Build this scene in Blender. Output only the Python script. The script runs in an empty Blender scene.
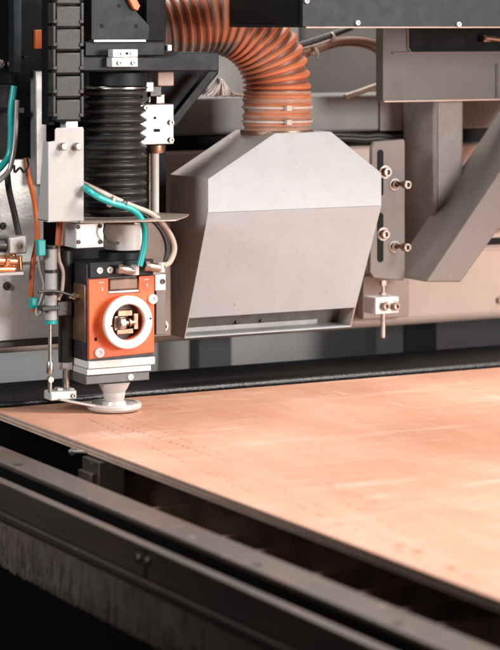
import bpy, bmesh, math, random
from mathutils import Vector, Matrix
random.seed(7)
S = bpy.context.scene
COL = S.collection
# ------------------------------------------------------------ camera
FPX, HOR, CXP = 2385.0, 25.0, 250.0           # focal length in photo px, horizon row, centre column
CAM = Vector((-1.0035, -2.1681, 0.383))
FW = Vector((0.4725, 0.8813, 0)); RT = Vector((0.8813, -0.4725, 0))
cd = bpy.data.cameras.new("camera"); cam = bpy.data.objects.new("camera", cd); COL.objects.link(cam)
cam.location = CAM
cam.rotation_euler = (math.radians(90), 0, -math.atan2(FW.x, FW.y))
cd.sensor_fit = 'HORIZONTAL'; cd.sensor_width = 36; cd.lens = 36*FPX/500; cd.shift_y = -0.6
cd.clip_start = 0.05; cd.clip_end = 100
cd.dof.use_dof = True; cd.dof.focus_distance = 2.40; cd.dof.aperture_fstop = 10.5
S.camera = cam
# ------------------------------------------------------------ world + light
w = bpy.data.worlds.new("World"); S.world = w; w.use_nodes = True
w.node_tree.nodes['Background'].inputs[0].default_value = (0.90, 0.95, 1.0, 1)
w.node_tree.nodes['Background'].inputs[1].default_value = 0.075
def area(name, loc, target, size, power, col, sy=None):
    d = bpy.data.lights.new(name, 'AREA'); d.size = size; d.energy = power; d.color = col
    if sy: d.shape = 'RECTANGLE'; d.size_y = sy
    o = bpy.data.objects.new(name, d); COL.objects.link(o); o.location = loc
    o.rotation_euler = (Vector(target)-Vector(loc)).to_track_quat('-Z', 'Y').to_euler()
    return o
area('key_lamp', (1.15, -2.3, 0.55), (0.2, 0, 0.12), 0.6, 55, (1.0, 0.98, 0.96))
area('ceiling_lamp', (1.0, -1.0, 1.5), (0.55, -0.5, 0), 0.6, 62, (1.0, 0.945, 0.895))
area('rear_fill', (0.3, 0.5, 1.6), (0.4, 0.62, -0.1), 0.5, 24, (1.0, 0.99, 0.97))  # added fill that brightens the unlit rear wall, no known room light
sl = area('side_lamp', (-1.8, -0.9, 0.9), (0.0, 0.08, 0.27), 0.5, 1.7, (0.94, 0.98, 1.0)); sl.data.spread = math.radians(38)
area('back_lamp', (1.3, 1.1, 1.9), (0.5, -0.4, 0), 0.8, 22, (1.0, 0.88, 0.8))
S.view_settings.view_transform = 'Standard'; S.view_settings.look = 'None'
S.view_settings.exposure = 0; S.view_settings.gamma = 1
S.render.resolution_x = 788; S.render.resolution_y = 1024

# ------------------------------------------------------------ ray helpers: where a sight line meets a real plane
def ray(px, py): return FW + RT*((px-CXP)/FPX) + Vector((0, 0, (HOR-py)/FPX))
def PY(px, py, Y):
    d = ray(px, py); return CAM + d*((Y-CAM.y)/d.y)
def PZ(px, py, Z):
    d = ray(px, py); return CAM + d*((Z-CAM.z)/d.z)
def PX(px, py, X):
    d = ray(px, py); return CAM + d*((X-CAM.x)/d.x)
def XA(px, Y): return PY(px, 25, Y).x
def ZA(px, py, Y): return PY(px, py, Y).z
def LEN(px, n, Y): return (ZA(px, 0, Y)-ZA(px, n, Y))   # n photo pixels as metres at that plane

# ------------------------------------------------------------ materials
MATS = {}
def M(name, col, rough=0.5, metal=0.0, var=0.15, scale=25, bump=0.0, bscale=400, dirt=None, dirt_amt=0.45, dscale=18,
      stretch=(1, 1, 1), rvar=0.12, spec=0.5, coat=0.0, chips=None, cscale=110, cth=.66):
    m = bpy.data.materials.new(name); m.use_nodes = True; nt = m.node_tree; N = nt.nodes; L = nt.links
    b = N['Principled BSDF']
    tc = N.new('ShaderNodeTexCoord'); mp = N.new('ShaderNodeMapping'); mp.inputs['Scale'].default_value = stretch
    L.new(tc.outputs['Object'], mp.inputs[0])
    n1 = N.new('ShaderNodeTexNoise'); n1.inputs['Scale'].default_value = scale; n1.inputs['Detail'].default_value = 8
    n1.inputs['Roughness'].default_value = 0.65
    L.new(mp.outputs[0], n1.inputs['Vector'])
    cr = N.new('ShaderNodeValToRGB')
    cr.color_ramp.elements[0].position = 0.3; cr.color_ramp.elements[1].position = 0.7
    cr.color_ramp.elements[0].color = [max(0, c*(1-var)) for c in col]+[1]
    cr.color_ramp.elements[1].color = [min(1, c*(1+var)) for c in col]+[1]
    L.new(n1.outputs[0], cr.inputs[0]); out = cr.outputs[0]
    if dirt:
        n2 = N.new('ShaderNodeTexNoise'); n2.inputs['Scale'].default_value = dscale; n2.inputs['Detail'].default_value = 10
        n2.inputs['Roughness'].default_value = 0.75
        L.new(mp.outputs[0], n2.inputs['Vector'])
        r2 = N.new('ShaderNodeValToRGB'); r2.color_ramp.elements[0].position = 0.48; r2.color_ramp.elements[1].position = 0.72
        r2.color_ramp.elements[1].color = (dirt_amt,)*3+(1,)
        L.new(n2.outputs[0], r2.inputs[0])
        mx = N.new('ShaderNodeMix'); mx.data_type = 'RGBA'; L.new(r2.outputs[0], mx.inputs[0]); L.new(out, mx.inputs[6])
        mx.inputs[7].default_value = tuple(dirt)+(1,); out = mx.outputs[2]
    if chips:
        n5 = N.new('ShaderNodeTexNoise'); n5.inputs['Scale'].default_value = cscale; n5.inputs['Detail'].default_value = 5
        L.new(tc.outputs['Object'], n5.inputs['Vector'])
        r5 = N.new('ShaderNodeValToRGB'); r5.color_ramp.elements[0].position = cth; r5.color_ramp.elements[1].position = cth+.03
        r5.color_ramp.elements[1].color = (.8, .8, .8, 1); L.new(n5.outputs[0], r5.inputs[0])
        mx = N.new('ShaderNodeMix'); mx.data_type = 'RGBA'; L.new(r5.outputs[0], mx.inputs[0]); L.new(out, mx.inputs[6])
        mx.inputs[7].default_value = tuple(chips)+(1,); out = mx.outputs[2]
    L.new(out, b.inputs['Base Color'])
    n3 = N.new('ShaderNodeTexNoise'); n3.inputs['Scale'].default_value = scale*2.3; n3.inputs['Detail'].default_value = 6
    L.new(mp.outputs[0], n3.inputs['Vector'])
    mr = N.new('ShaderNodeMapRange'); mr.inputs[3].default_value = max(0.05, rough-rvar); mr.inputs[4].default_value = min(1, rough+rvar)
    L.new(n3.outputs[0], mr.inputs[0]); L.new(mr.outputs[0], b.inputs['Roughness'])
    b.inputs['Metallic'].default_value = metal; b.inputs['Specular IOR Level'].default_value = spec
    b.inputs['Coat Weight'].default_value = coat
    if bump > 0:
        n4 = N.new('ShaderNodeTexNoise'); n4.inputs['Scale'].default_value = bscale; n4.inputs['Detail'].default_value = 4
        L.new(mp.outputs[0], n4.inputs['Vector'])
        bp = N.new('ShaderNodeBump'); bp.inputs['Strength'].default_value = bump; bp.inputs['Distance'].default_value = 0.001
        L.new(n4.outputs[0], bp.inputs['Height']); L.new(bp.outputs[0], b.inputs['Normal'])
    MATS[name] = m; return m
hood_paint = M('hood_paint', (0.405, 0.43, 0.445), 0.40, 0, 0.05, 14, 0.15, 900, dirt=(0.30, 0.20, 0.15), dirt_amt=0.2, dscale=60, chips=(.30, .22, .18), cscale=140, cth=.715)
hood_side = M('hood_side_lifted', (0.44, 0.38, 0.35), 0.55, 0, 0.15, 12, 0.15, 900, dirt=(0.20, 0.12, 0.085), dirt_amt=0.55, dscale=14, chips=(.12, .07, .05), cth=.69)  # side light lifted into the base colour; brown stains are real dirt
inner_steel = M('inner_steel', (0.30, 0.275, 0.26), 0.4, 0.5, 0.25, 20, 0.1, dirt=(0.1, 0.07, 0.05), dirt_amt=0.5)
brown_paint = M('bracket_paint', (0.150, 0.122, 0.108), 0.42, 0, 0.08, 20, 0.12, 700, dirt=(0.10, 0.07, 0.06), dirt_amt=0.3, chips=(.26, .2, .17), cscale=170, cth=.715)
post_paint = M('post_paint', (0.24, 0.205, 0.19), 0.5, 0, 0.12, 60, 0.5, 1200, dirt=(0.40, 0.36, 0.33), dirt_amt=0.3, dscale=160)
plate_paint = M('plate_paint', (0.18, 0.152, 0.140), 0.45, 0, 0.08, 20, 0.15, 800)
beam_paint = M('beam_paint', (0.56, 0.43, 0.365), 0.5, 0, 0.07, 9, 0.15, 600, dirt=(0.30, 0.19, 0.13), dirt_amt=0.3, dscale=22, chips=(.22, .13, .09), cscale=150, cth=.71)
beam_grey = M('beam_grey', (0.19, 0.175, 0.168), 0.5, 0, 0.08, 12, 0.1)
slate = M('slate_paint', (0.011, 0.0135, 0.016), 0.5, 0, 0.2, 30, 0.1, 900, spec=0.25)
black = M('black_paint', (0.004, 0.004, 0.0045), 0.6, 0, 0.2, 30, 0.1, spec=0.2)
dark_steel = M('dark_steel', (0.05, 0.045, 0.042), 0.4, 0.5, 0.3, 25, 0.2, dirt=(0.12, 0.07, 0.05), dirt_amt=0.5)
rail_steel = M('rail_steel', (0.100, 0.080, 0.070), 0.40, 0.35, 0.25, 14, 0.3, 500, dirt=(0.20, 0.10, 0.07), dirt_amt=0.6, dscale=25, chips=(.25, .19, .16), cscale=90, cth=.66, stretch=(1, .35, 1))
rubber = M('bellows_rubber', (0.030, 0.028, 0.027), 0.36, 0, 0.25, 40, 0.3, 900, dirt=(0.14, 0.12, 0.11), dirt_amt=0.3, dscale=60)
chain_pl = M('chain_plastic', (0.024, 0.021, 0.021), 0.5, 0, 0.2, 40, 0.3, 900, dirt=(0.11, 0.09, 0.08), dirt_amt=0.35, dscale=90)
cover_paint = M('cover_paint', (0.40, 0.375, 0.36), 0.5, 0, 0.06, 15, 0.2, 900, dirt=(0.26, 0.2, 0.17), dirt_amt=0.25, dscale=40)
alu = M('aluminium', (0.66, 0.645, 0.63), 0.42, 0.35, 0.08, 60, 0.15, 900, dirt=(0.40, 0.33, 0.28), dirt_amt=0.3, dscale=80)
steel = M('bright_steel', (0.60, 0.56, 0.52), 0.28, 0.95, 0.15, 60, 0.1)
bolt_st = M('bolt_steel', (0.38, 0.32, 0.28), 0.3, 0.95, 0.2, 90, 0.1)
bronze = M('bronze', (0.42, 0.25, 0.17), 0.35, 0.85, 0.3, 60, 0.2, dirt=(0.12, 0.07, 0.05), dirt_amt=0.4, dscale=70)
worn = M('worn_plate', (0.55, 0.52, 0.49), 0.4, 0.3, 0.25, 16, 0.25, 300, dirt=(0.16, 0.11, 0.085), dirt_amt=0.75, dscale=16)
orange = M('orange_anodised', (0.64, 0.105, 0.022), 0.42, 0.1, 0.12, 30, 0.08, dirt=(0.45, 0.13, 0.06), dirt_amt=0.4, dscale=70, chips=(.5, .4, .34), cscale=260, cth=.70)
white = M('white_plastic', (0.66, 0.64, 0.61), 0.4, 0, 0.04, 40, 0.05, dirt=(0.35, 0.28, 0.22), dirt_amt=0.25, dscale=70)
grey_ceramic = M('nozzle_grey', (0.56, 0.51, 0.475), 0.35, 0.1, 0.08, 40)
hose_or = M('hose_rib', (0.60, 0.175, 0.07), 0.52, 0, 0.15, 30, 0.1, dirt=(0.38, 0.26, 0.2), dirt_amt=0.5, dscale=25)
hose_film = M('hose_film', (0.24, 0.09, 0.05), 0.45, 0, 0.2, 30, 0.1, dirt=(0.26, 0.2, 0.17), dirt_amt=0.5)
hose_dust = M('hose_dusty_sleeve', (0.46, 0.22, 0.14), 0.5, 0, 0.2, 30, 0.2, dirt=(0.52, 0.44, 0.39), dirt_amt=0.85, dscale=22, stretch=(1, 1, 3))
teal = M('teal_tube', (0.01, 0.33, 0.31), 0.32, 0, 0.1, 30)
beige = M('beige_tube', (0.45, 0.34, 0.28), 0.4, 0, 0.1, 30)
cab_blk = M('cable_black', (0.025, 0.022, 0.022), 0.4, 0, 0.1, 30)
cab_or = M('cable_orange', (0.50, 0.11, 0.03), 0.4, 0, 0.15, 30)
cab_br = M('cable_brown', (0.22, 0.11, 0.07), 0.35, 0, 0.15, 30)
wall_m = M('rear_panel_grey', (0.36, 0.355, 0.355), 0.55, 0, 0.06, 3, 0.05)
enclosure = M('enclosure_grey', (0.17, 0.155, 0.15), 0.35, 0.4, 0.08, 5)
floor_m = M('floor_dark', (0.03, 0.028, 0.026), 0.7, 0, 0.3, 6, 0.2)
bristle_m = M('bristles', (0.15, 0.108, 0.088), 0.6, 0, 0.4, 60)
tan = M('tan_wrap', (0.55, 0.46, 0.40), 0.5, 0, 0.2, 30, 0.5, 200)

def board_mats():
    m = bpy.data.materials.new('plywood_face'); m.use_nodes = True; nt = m.node_tree; N = nt.nodes; L = nt.links
    b = N['Principled BSDF']; tc = N.new('ShaderNodeTexCoord')
    def nz(scale, st, det=8, ro=.6):
        mp = N.new('ShaderNodeMapping'); mp.inputs['Scale'].default_value = st; L.new(tc.outputs['Object'], mp.inputs[0])
        n = N.new('ShaderNodeTexNoise'); n.inputs['Scale'].default_value = scale; n.inputs['Detail'].default_value = det
        n.inputs['Roughness'].default_value = ro; L.new(mp.outputs[0], n.inputs['Vector']); return n.outputs[0]
    def ramp(x, a, c, ca=(0, 0, 0, 1), cb=(1, 1, 1, 1)):
        r = N.new('ShaderNodeValToRGB'); r.color_ramp.elements[0].position = a; r.color_ramp.elements[1].position = c
        r.color_ramp.elements[0].color = ca; r.color_ramp.elements[1].color = cb; L.new(x, r.inputs[0]); return r.outputs[0]
    def mix(f, a, c):
        x = N.new('ShaderNodeMix'); x.data_type = 'RGBA'; L.new(f, x.inputs[0])
        if isinstance(a, tuple): x.inputs[6].default_value = a
        else: L.new(a, x.inputs[6])
        if isinstance(c, tuple): x.inputs[7].default_value = c
        else: L.new(c, x.inputs[7])
        return x.outputs[2]
    def mth(op, a, c=None, cl=False):
        x = N.new('ShaderNodeMath'); x.operation = op; x.use_clamp = cl
        for i, v in enumerate((a, c)):
            if v is None: continue
            if isinstance(v, (int, float)): x.inputs[i].default_value = v
            else: L.new(v, x.inputs[i])
        return x.outputs[0]
    base = ramp(nz(5, (1.5, 0.6, 1)), .3, .7, (.49, .215, .125, 1), (.67, .37, .262, 1))
    grain = ramp(nz(40, (3, .25, 1)), .35, .7)
    c = mix(mth('MULTIPLY', grain, .42), base, (.46, .205, .125, 1))
    pale = ramp(nz(9, (.5, 2.2, 1), 10, .7), .53, .68)
    c = mix(mth('MULTIPLY', pale, .50), c, (.74, .53, .44, 1))
    # knots / scuffs of their own shape
    kn = ramp(nz(26, (1, 1, 1), 5, .7), .665, .71)
    c = mix(mth('MULTIPLY', kn, .45), c, (.33, .16, .10, 1))
    # fine pale scratches
    for st in ((8, .35, 1), (.5, 8, 1)):
        sc = ramp(nz(30, st, 3, .5), .67, .70)
        c = mix(mth('MULTIPLY', sc, .38), c, (.78, .60, .52, 1))
    # dotted scorch lines left by the laser: line X = a + k*Y, dashed along Y
    sp = N.new('ShaderNodeSeparateXYZ'); L.new(tc.outputs['Object'], sp.inputs[0])
    X, Y = sp.outputs[0], sp.outputs[1]
    for (x0, y0, x1, y1, freq, wd) in BURNS:
        k = (x1-x0)/(y1-y0)
        dx = mth('ABSOLUTE', mth('SUBTRACT', mth('SUBTRACT', X, mth('MULTIPLY', Y, k)), x0-k*y0))
        on = mth('LESS_THAN', dx, wd)
        lo, hi = min(y0, y1), max(y0, y1)
        on = mth('MULTIPLY', on, mth('MULTIPLY', mth('GREATER_THAN', Y, lo), mth('LESS_THAN', Y, hi)))
        dash = mth('GREATER_THAN', mth('SINE', mth('MULTIPLY', Y, freq)), .15)
        rnd = ramp(nz(170, (1, 1, 1), 2), .42, .5)
        on = mth('MULTIPLY', mth('MULTIPLY', on, dash), mth('MULTIPLY', rnd, .75))
        c = mix(on, c, (.16, .06, .035, 1))
    L.new(c, b.inputs['Base Color'])
    r = N.new('ShaderNodeMapRange'); r.inputs[3].default_value = .34; r.inputs[4].default_value = .62
    L.new(nz(14, (1, 2, 1)), r.inputs[0]); L.new(r.outputs[0], b.inputs['Roughness'])
    b.inputs['Specular IOR Level'].default_value = .6
    bp = N.new('ShaderNodeBump'); bp.inputs['Strength'].default_value = .25; bp.inputs['Distance'].default_value = .0006
    L.new(nz(120, (3, .5, 1)), bp.inputs['Height']); L.new(bp.outputs[0], b.inputs['Normal'])
    e = bpy.data.materials.new('plywood_edge'); e.use_nodes = True; nt = e.node_tree; N = nt.nodes; L = nt.links
    b = N['Principled BSDF']; tc = N.new('ShaderNodeTexCoord')
    sp = N.new('ShaderNodeSeparateXYZ'); L.new(tc.outputs['Object'], sp.inputs[0])
    s = mth('SINE', mth('MULTIPLY', sp.outputs[2], 2*math.pi/.0036))
    n = nz(60, (1, .4, 3)); s2 = mth('ADD', mth('MULTIPLY', s, .28), n)
    L.new(ramp(s2, .25, .8, (.42, .25, .185, 1), (.78, .55, .44, 1)), b.inputs['Base Color']); b.inputs['Roughness'].default_value = .7
    return m, e

# ------------------------------------------------------------ mesh builder
class MB:
    def __init__(s): s.bm = bmesh.new(); s.mi = 0
    def box(s, x0, x1, y0, y1, z0, z1):
        if x0 > x1: x0, x1 = x1, x0
        if y0 > y1: y0, y1 = y1, y0
        if z0 > z1: z0, z1 = z1, z0
        v = [s.bm.verts.new(p) for p in ((x0,y0,z0),(x1,y0,z0),(x1,y1,z0),(x0,y1,z0),(x0,y0,z1),(x1,y0,z1),(x1,y1,z1),(x0,y1,z1))]
        for f in ((0,3,2,1),(4,5,6,7),(0,1,5,4),(1,2,6,5),(2,3,7,6),(3,0,4,7)):
            s.bm.faces.new([v[i] for i in f]).material_index = s.mi
        return s
    def pb(s, px0, px1, py0, py1, Y0, Y1):      # box whose front face at Y0 spans that window of sight lines
        m = (px0+px1)/2
        return s.box(XA(px0, Y0), XA(px1, Y0), Y0, Y1, ZA(m, py1, Y0), ZA(m, py0, Y0))
    def prism(s, pts, vec):                      # planar polygon (3D points) swept by vec
        vec = Vector(vec)
        a = [s.bm.verts.new(p) for p in pts]; b = [s.bm.verts.new(Vector(p)+vec) for p in pts]
        fs = [s.bm.faces.new(a), s.bm.faces.new(b[::-1])]
        n = len(pts)
        for i in range(n):
            fs.append(s.bm.faces.new((a[i], b[i], b[(i+1) % n], a[(i+1) % n])))
        for f in fs: f.material_index = s.mi
        bmesh.ops.recalc_face_normals(s.bm, faces=fs)
        return s
    def pp(s, pix, Y0, Y1):                      # XZ outline, swept straight back in Y
        return s.prism([PY(x, y, Y0) for x, y in pix], (0, Y1-Y0, 0))
    def lathe(s, o, ax, prof, seg=32, mis=None):
        o = Vector(o); ax = Vector(ax).normalized()
        u = ax.orthogonal().normalized(); v = ax.cross(u)
        rings = []
        for r, t in prof:
            if r < 1e-7: rings.append([s.bm.verts.new(o+ax*t)])
            else: rings.append([s.bm.verts.new(o+ax*t+(u*math.cos(a)+v*math.sin(a))*r) for a in [2*math.pi*k/seg for k in range(seg)]])
        fs = []
        for q in range(len(rings)-1):
            A, B = rings[q], rings[q+1]
            for k in range(seg):
                k2 = (k+1) % seg
                if len(A) == 1 and len(B) == 1: continue
                if len(A) == 1: f = s.bm.faces.new((A[0], B[k2], B[k]))
                elif len(B) == 1: f = s.bm.faces.new((A[k], A[k2], B[0]))
                else: f = s.bm.faces.new((A[k], A[k2], B[k2], B[k]))
                f.material_index = mis[q] if mis else s.mi; fs.append(f)
        bmesh.ops.recalc_face_normals(s.bm, faces=fs)
        return s
    def cyl(s, a, b, r, r2=None, seg=28):
        a = Vector(a); b = Vector(b); L_ = (b-a).length; r2 = r if r2 is None else r2
        return s.lathe(a, b-a, [(0, 0), (r, 0), (r2, L_), (0, L_)], seg)
    def sweep(s, path, rad, seg=12, mif=None, closed=False):
        n = len(path); T = [(path[min(i+1, n-1)]-path[max(i-1, 0)]).normalized() for i in range(n)]
        u = T[0].orthogonal().normalized(); rings = []
        for i in range(n):
            u = (u-T[i]*u.dot(T[i])).normalized(); v = T[i].cross(u)
            r = rad(i) if callable(rad) else rad
            rings.append([s.bm.verts.new(path[i]+(u*math.cos(a)+v*math.sin(a))*r) for a in [2*math.pi*k/seg for k in range(seg)]])
        fs = []
        for i in range(n-1):
            for k in range(seg):
                f = s.bm.faces.new((rings[i][k], rings[i][(k+1) % seg], rings[i+1][(k+1) % seg], rings[i+1][k]))
                f.material_index = mif(i) if mif else s.mi; fs.append(f)
        fs.append(s.bm.faces.new(rings[0])); fs.append(s.bm.faces.new(rings[-1]))
        bmesh.ops.recalc_face_normals(s.bm, faces=fs)
        return s
    def tube(s, pts, r, seg=12, step=10):
        return s.sweep(smooth(pts, step), r, seg)
def smooth(pts, step=10):
    P = [Vector(p) for p in pts]; P = [2*P[0]-P[1]]+P+[2*P[-1]-P[-2]]; out = []
    for i in range(1, len(P)-2):
        for k in range(step):
            t = k/step; a, b, c, d = P[i-1], P[i], P[i+1], P[i+2]
            out.append(0.5*((2*b)+(c-a)*t+(2*a-5*b+4*c-d)*t*t+(3*b-a-3*c+d)*t**3))
    out.append(P[-2]); return out

def wloc(o):
    p = Vector((0, 0, 0))
    while o is not None: p += o.location; o = o.parent
    return p
def thing(name, label, cat, loc, group=None):
    o = bpy.data.objects.new(name, None); COL.objects.link(o); o.location = loc; o.empty_display_size = .02
    o['label'] = label; o['category'] = cat
    if group: o['group'] = group
    return o
def part(name, mb, mats, parent=None, bevel=0.0, label=None, cat=None, group=None, kind=None, ang=35, seg=2):
    me = bpy.data.meshes.new(name); bm = mb.bm
    if parent is None:
        vs = [v.co for v in bm.verts]
        off = Vector(((min(v.x for v in vs)+max(v.x for v in vs))/2, (min(v.y for v in vs)+max(v.y for v in vs))/2, min(v.z for v in vs)))
    else: off = wloc(parent)
    for v in bm.verts: v.co -= off
    bm.to_mesh(me); bm.free()
    for m in (mats if isinstance(mats, (list, tuple)) else [mats]): me.materials.append(m)
    me.shade_smooth(); me.set_sharp_from_angle(angle=math.radians(ang))
    o = bpy.data.objects.new(name, me); COL.objects.link(o)
    if parent is None: o.location = off
    else: o.parent = parent
    if bevel:
        b = o.modifiers.new('bevel', 'BEVEL'); b.width = bevel; b.segments = seg; b.limit_method = 'ANGLE'; b.angle_limit = math.radians(40)
        b.harden_normals = False
    if label: o['label'] = label
    if cat: o['category'] = cat
    if group: o['group'] = group
    if kind: o['kind'] = kind
    return o
def bolt_mb(c, r, h=None, ax=(0, -1, 0), mb=None, washer=True):    # socket head screw, seat at c, head towards ax
    mb = mb or MB(); h = h or r*1.1
    prof = []
    if washer: prof += [(0, 0), (r*1.45, 0), (r*1.45, r*.22), (r, r*.22)]
    else: prof += [(0, 0), (r, 0)]
    prof += [(r, h*.88), (r*.9, h), (r*.55, h), (r*.5, h*.92), (r*.5, h*.45), (0, h*.4)]
    mb.lathe(c, ax, prof, 24); return mb
def bolt(px, py, Y, rpx, parent, mat=bolt_st, h=None, washer=True, name='bolt', label=None):
    c = PY(px, py, Y); r = LEN(px, rpx, Y)
    return part(name, bolt_mb(c, r, h, washer=washer), mat, parent, label=label)

# ============================================================ SETTING
mb = MB(); mb.box(-6, 6, -6, 6, -.95, -.9)
part('floor', mb, floor_m, kind='structure')
YW = 0.62
mb = MB(); mb.box(-3, 3.5, YW, YW+.02, -.9, 1.2)
part('rear_wall', mb, wall_m, kind='structure')

# far posts of the enclosure seen below the gantry
t = thing('machine_enclosure', 'grey enclosure with dark uprights behind the gantry, seen in the strip above the bed', 'enclosure', (XA(200, .53), .53, -.6))
for (a, b, m_) in ((199, 232, M('upright_grey', (.13, .128, .128), .5, 0, .1, 5)), (376, 404, M('upright_mid', (.10, .098, .098), .5, 0, .1, 5)), (404.5, 436, slate), (436.5, 560, M('upright_far', (.11, .105, .105), .5, 0, .1, 5))):
    mb = MB(); mb.box(XA(a, .5), XA(b, .5), .5, .53, -.6, ZA(a, 200, .5)); part('upright', mb, m_, t, bevel=.002)
mb = MB(); mb.box(XA(-60, .53), XA(160, .53), .535, .55, -.6, .3); part('light_panel', mb, M('light_panel', (.45, .445, .44), .5, 0, .05, 4), t, bevel=.002)

# ============================================================ BED
XL, YF, TH = -0.106, 0.052, 0.0085
def bz(px, py): p = PZ(px, py, 0); return p
ox, oy = 1.0, -1.0
BX1, BY0 = 1.6, -1.7
offB = Vector(((XL+BX1)/2, (BY0+YF)/2, -TH))
BURNS = []
for (a, b, c, d, fr, wd) in ((76, 412, 130, 440, 700, .0011), (118, 426, 232, 462, 520, .0010), (100, 424, 250, 492, 430, .0008), (150, 447, 262, 490, 600, .0008),
                             (108, 421, 200, 452, 560, .0009), (250, 478, 330, 510, 450, .0009), (100, 407, 224, 455, 640, .0011), (340, 500, 420, 540, 300, .0010), (385, 540, 425, 554, 260, .0035), (290, 502, 420, 560, 190, .0014), (446, 566, 470, 577, 200, .0040), (330, 487, 400, 510, 280, .0012)):
    p = PZ(a, b, 0)-offB; q = PZ(c, d, 0)-offB; BURNS.append((p.x, p.y, q.x, q.y, fr, wd))
face_m, edge_m = board_mats()
mb = MB()
v = [mb.bm.verts.new(p) for p in ((XL, BY0, -TH), (BX1, BY0, -TH), (BX1, YF, -TH), (XL, YF, -TH), (XL, BY0, 0), (BX1, BY0, 0), (BX1, YF, 0), (XL, YF, 0))]
for f, mi in (((0,3,2,1),1),((4,5,6,7),0),((0,1,5,4),1),((1,2,6,5),1),((2,3,7,6),1),((3,0,4,7),1)):
    mb.bm.faces.new([v[i] for i in f]).material_index = mi
part('plywood_sheet', mb, [face_m, edge_m], bevel=.0006, label='large salmon coloured plywood sheet lying on the cutting bed', cat='board')

# black edge beam behind the sheet with its grainy sealing bead
t = thing('bed_edge_beam', 'black beam along the far edge of the plywood sheet, with a grainy seal', 'beam', (0, .12, -.2))
mb = MB(); mb.box(-1.2, 2.2, .070, .185, -.2, .004); part('beam_body', mb, black, t, bevel=.003)
seal_m = M('seal_grain', (.018, .018, .019), .3, 0, .5, 200, .8, 400, dirt=(.14, .14, .14), dirt_amt=.3, dscale=500)
mb = MB(); mb.cyl((-1.2, .062, .0015), (2.2, .062, .0015), .0034, seg=16); part('seal_bead', mb, seal_m, t)

# rails beside the sheet (run away from the camera)
ZR = -.015
xa = PZ(0, 445, ZR).x; xb = PZ(0, 462, ZR).x
t = thing('bed_rail', 'brown steel rail running diagonally in the foreground, nearest the sheet', 'rail', ((xa+xb)/2, -.6, -.2))
mb = MB(); mb.box(xb, xa, -1.7, .5, ZR-.0045, ZR); part('rail_bar', mb, rail_steel, t, bevel=.0012)
mb = MB(); mb.box(xb+.006, xa-.004, -1.7, .5, -.6, ZR-.0045); part('rail_side_shade', mb, black, t)  # rail side in black: its shade put into the colour
for k, px in enumerate((14, 250, 388)):
    p = PZ(px, 459+px*.427, ZR); mb = MB(); mb.lathe((xb+.010, p.y, ZR), (0, 0, 1), [(0, 0), (.004, 0), (.004, .0006), (.0025, .0006), (.002, .0002), (0, .0002)], 20); part('screw', mb, dark_steel, t)
XG = xb-.022
z1 = PX(0, 482, XG).z; z2 = PX(0, 509, XG).z
t = thing('guard_rail', 'grey brown guard rail in the lower left, above the bristles', 'rail', (XG, -.6, z2-.02))
mb = MB(); mb.box(XG, XG+.010, -1.7, .5, z2, z1); part('rail_face', mb, rail_steel, t, bevel=.001)
mb = MB(); mb.box(XG-.006, XG+.012, -1.7, .5, z2-.006, z2); part('lower_flange', mb, rail_steel, t, bevel=.001)
for px, py in ((140, 558), (149, 561)):
    p = PX(px, py, XG); mb = MB(); bolt_mb(p, .0032, .003, (-1, 0, 0), mb, washer=True); part('bolt', mb, bolt_st, t)
p = PX(146, 570, XG); mb = MB(); mb.box(XG-.001, XG+.004, p.y-.0008, p.y+.0008, z2, z1-.001); part('joint_seam', mb, black, t)
t = thing('brush_strip', 'dark brush strip of brown bristles hanging under the guard rail', 'brush', (XG, -.6, z2-.12))
mb = MB(); mb.box(XG-.001, XG+.006, -1.7, .5, z2-.014, z2-.0065); part('brush_holder', mb, dark_steel, t)
mb = MB()
for i in range(30000):
    y = random.uniform(-1.5, .45); x = XG-.001+random.uniform(-.003, .004); l = random.uniform(.030, .037); wd = random.uniform(.0003, .0009)
    dy = -random.gauss(.011, .005); dx = random.uniform(-.006, .0)
    a = Vector((x, y, z2-.010)); b = a+Vector((dx*.4, dy*.4, -l*.55)); c = a+Vector((dx, dy, -l))
    W = Vector((-wd*.3, wd, 0))
    q = [mb.bm.verts.new(pp_) for pp_ in (a-W, a+W, b+W, b-W, c+W*.4, c-W*.4)]
    mb.bm.faces.new((q[0], q[1], q[2], q[3])); mb.bm.faces.new((q[3], q[2], q[4], q[5]))
part('bristles', mb, bristle_m, t, kind='stuff')
# blackened tray under the brush with scrap
mb = MB(); mb.prism([(XG+.03, -1.7, -.6), (XG+.03, -1.7, z2-.05), (XG+.035, -1.7, z2-.05), (XG+.035, -1.7, -.6)], (0, 2.2, 0))
part('skirt_panel', mb, M('skirt_rubber', (.003, .003, .003), .9, 0, .3, 30, spec=.1), label='black skirt panel behind the bristles at the lower left', cat='panel')

mb = MB(); c0 = PZ(20, 640, -.30)
for i in range(260):
    p = c0+Vector((random.gauss(.03, .07), random.gauss(0, .12), random.uniform(0, .02))); l, w_, h = random.uniform(.006, .025), random.uniform(.002, .007), random.uniform(.001, .004)
    a = random.uniform(0, 3.14); d = Vector((math.cos(a), math.sin(a), random.uniform(-.3, .3)))*l; n_ = Vector((-math.sin(a), math.cos(a), 0))*w_
    mb.prism([p, p+d, p+d*.8+n_, p+n_*.9-d*.1], (0, 0, h))
part('scrap_heap', mb, M('scrap_brown', (.6, .42, .33), .5, .1, .5, 30), label='dark brown scrap and offcuts lying in the lower left corner below the brush', cat='scrap', kind='stuff')
mb = MB(); mb.box(-1.2, XG+.02, -1.7, .5, -.32, -.302)
part('scrap_tray', mb, M('tray_black', (.006, .005, .005), .8, 0, .3, 20), label='black tray at the lower left that holds the scrap', cat='tray')

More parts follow.
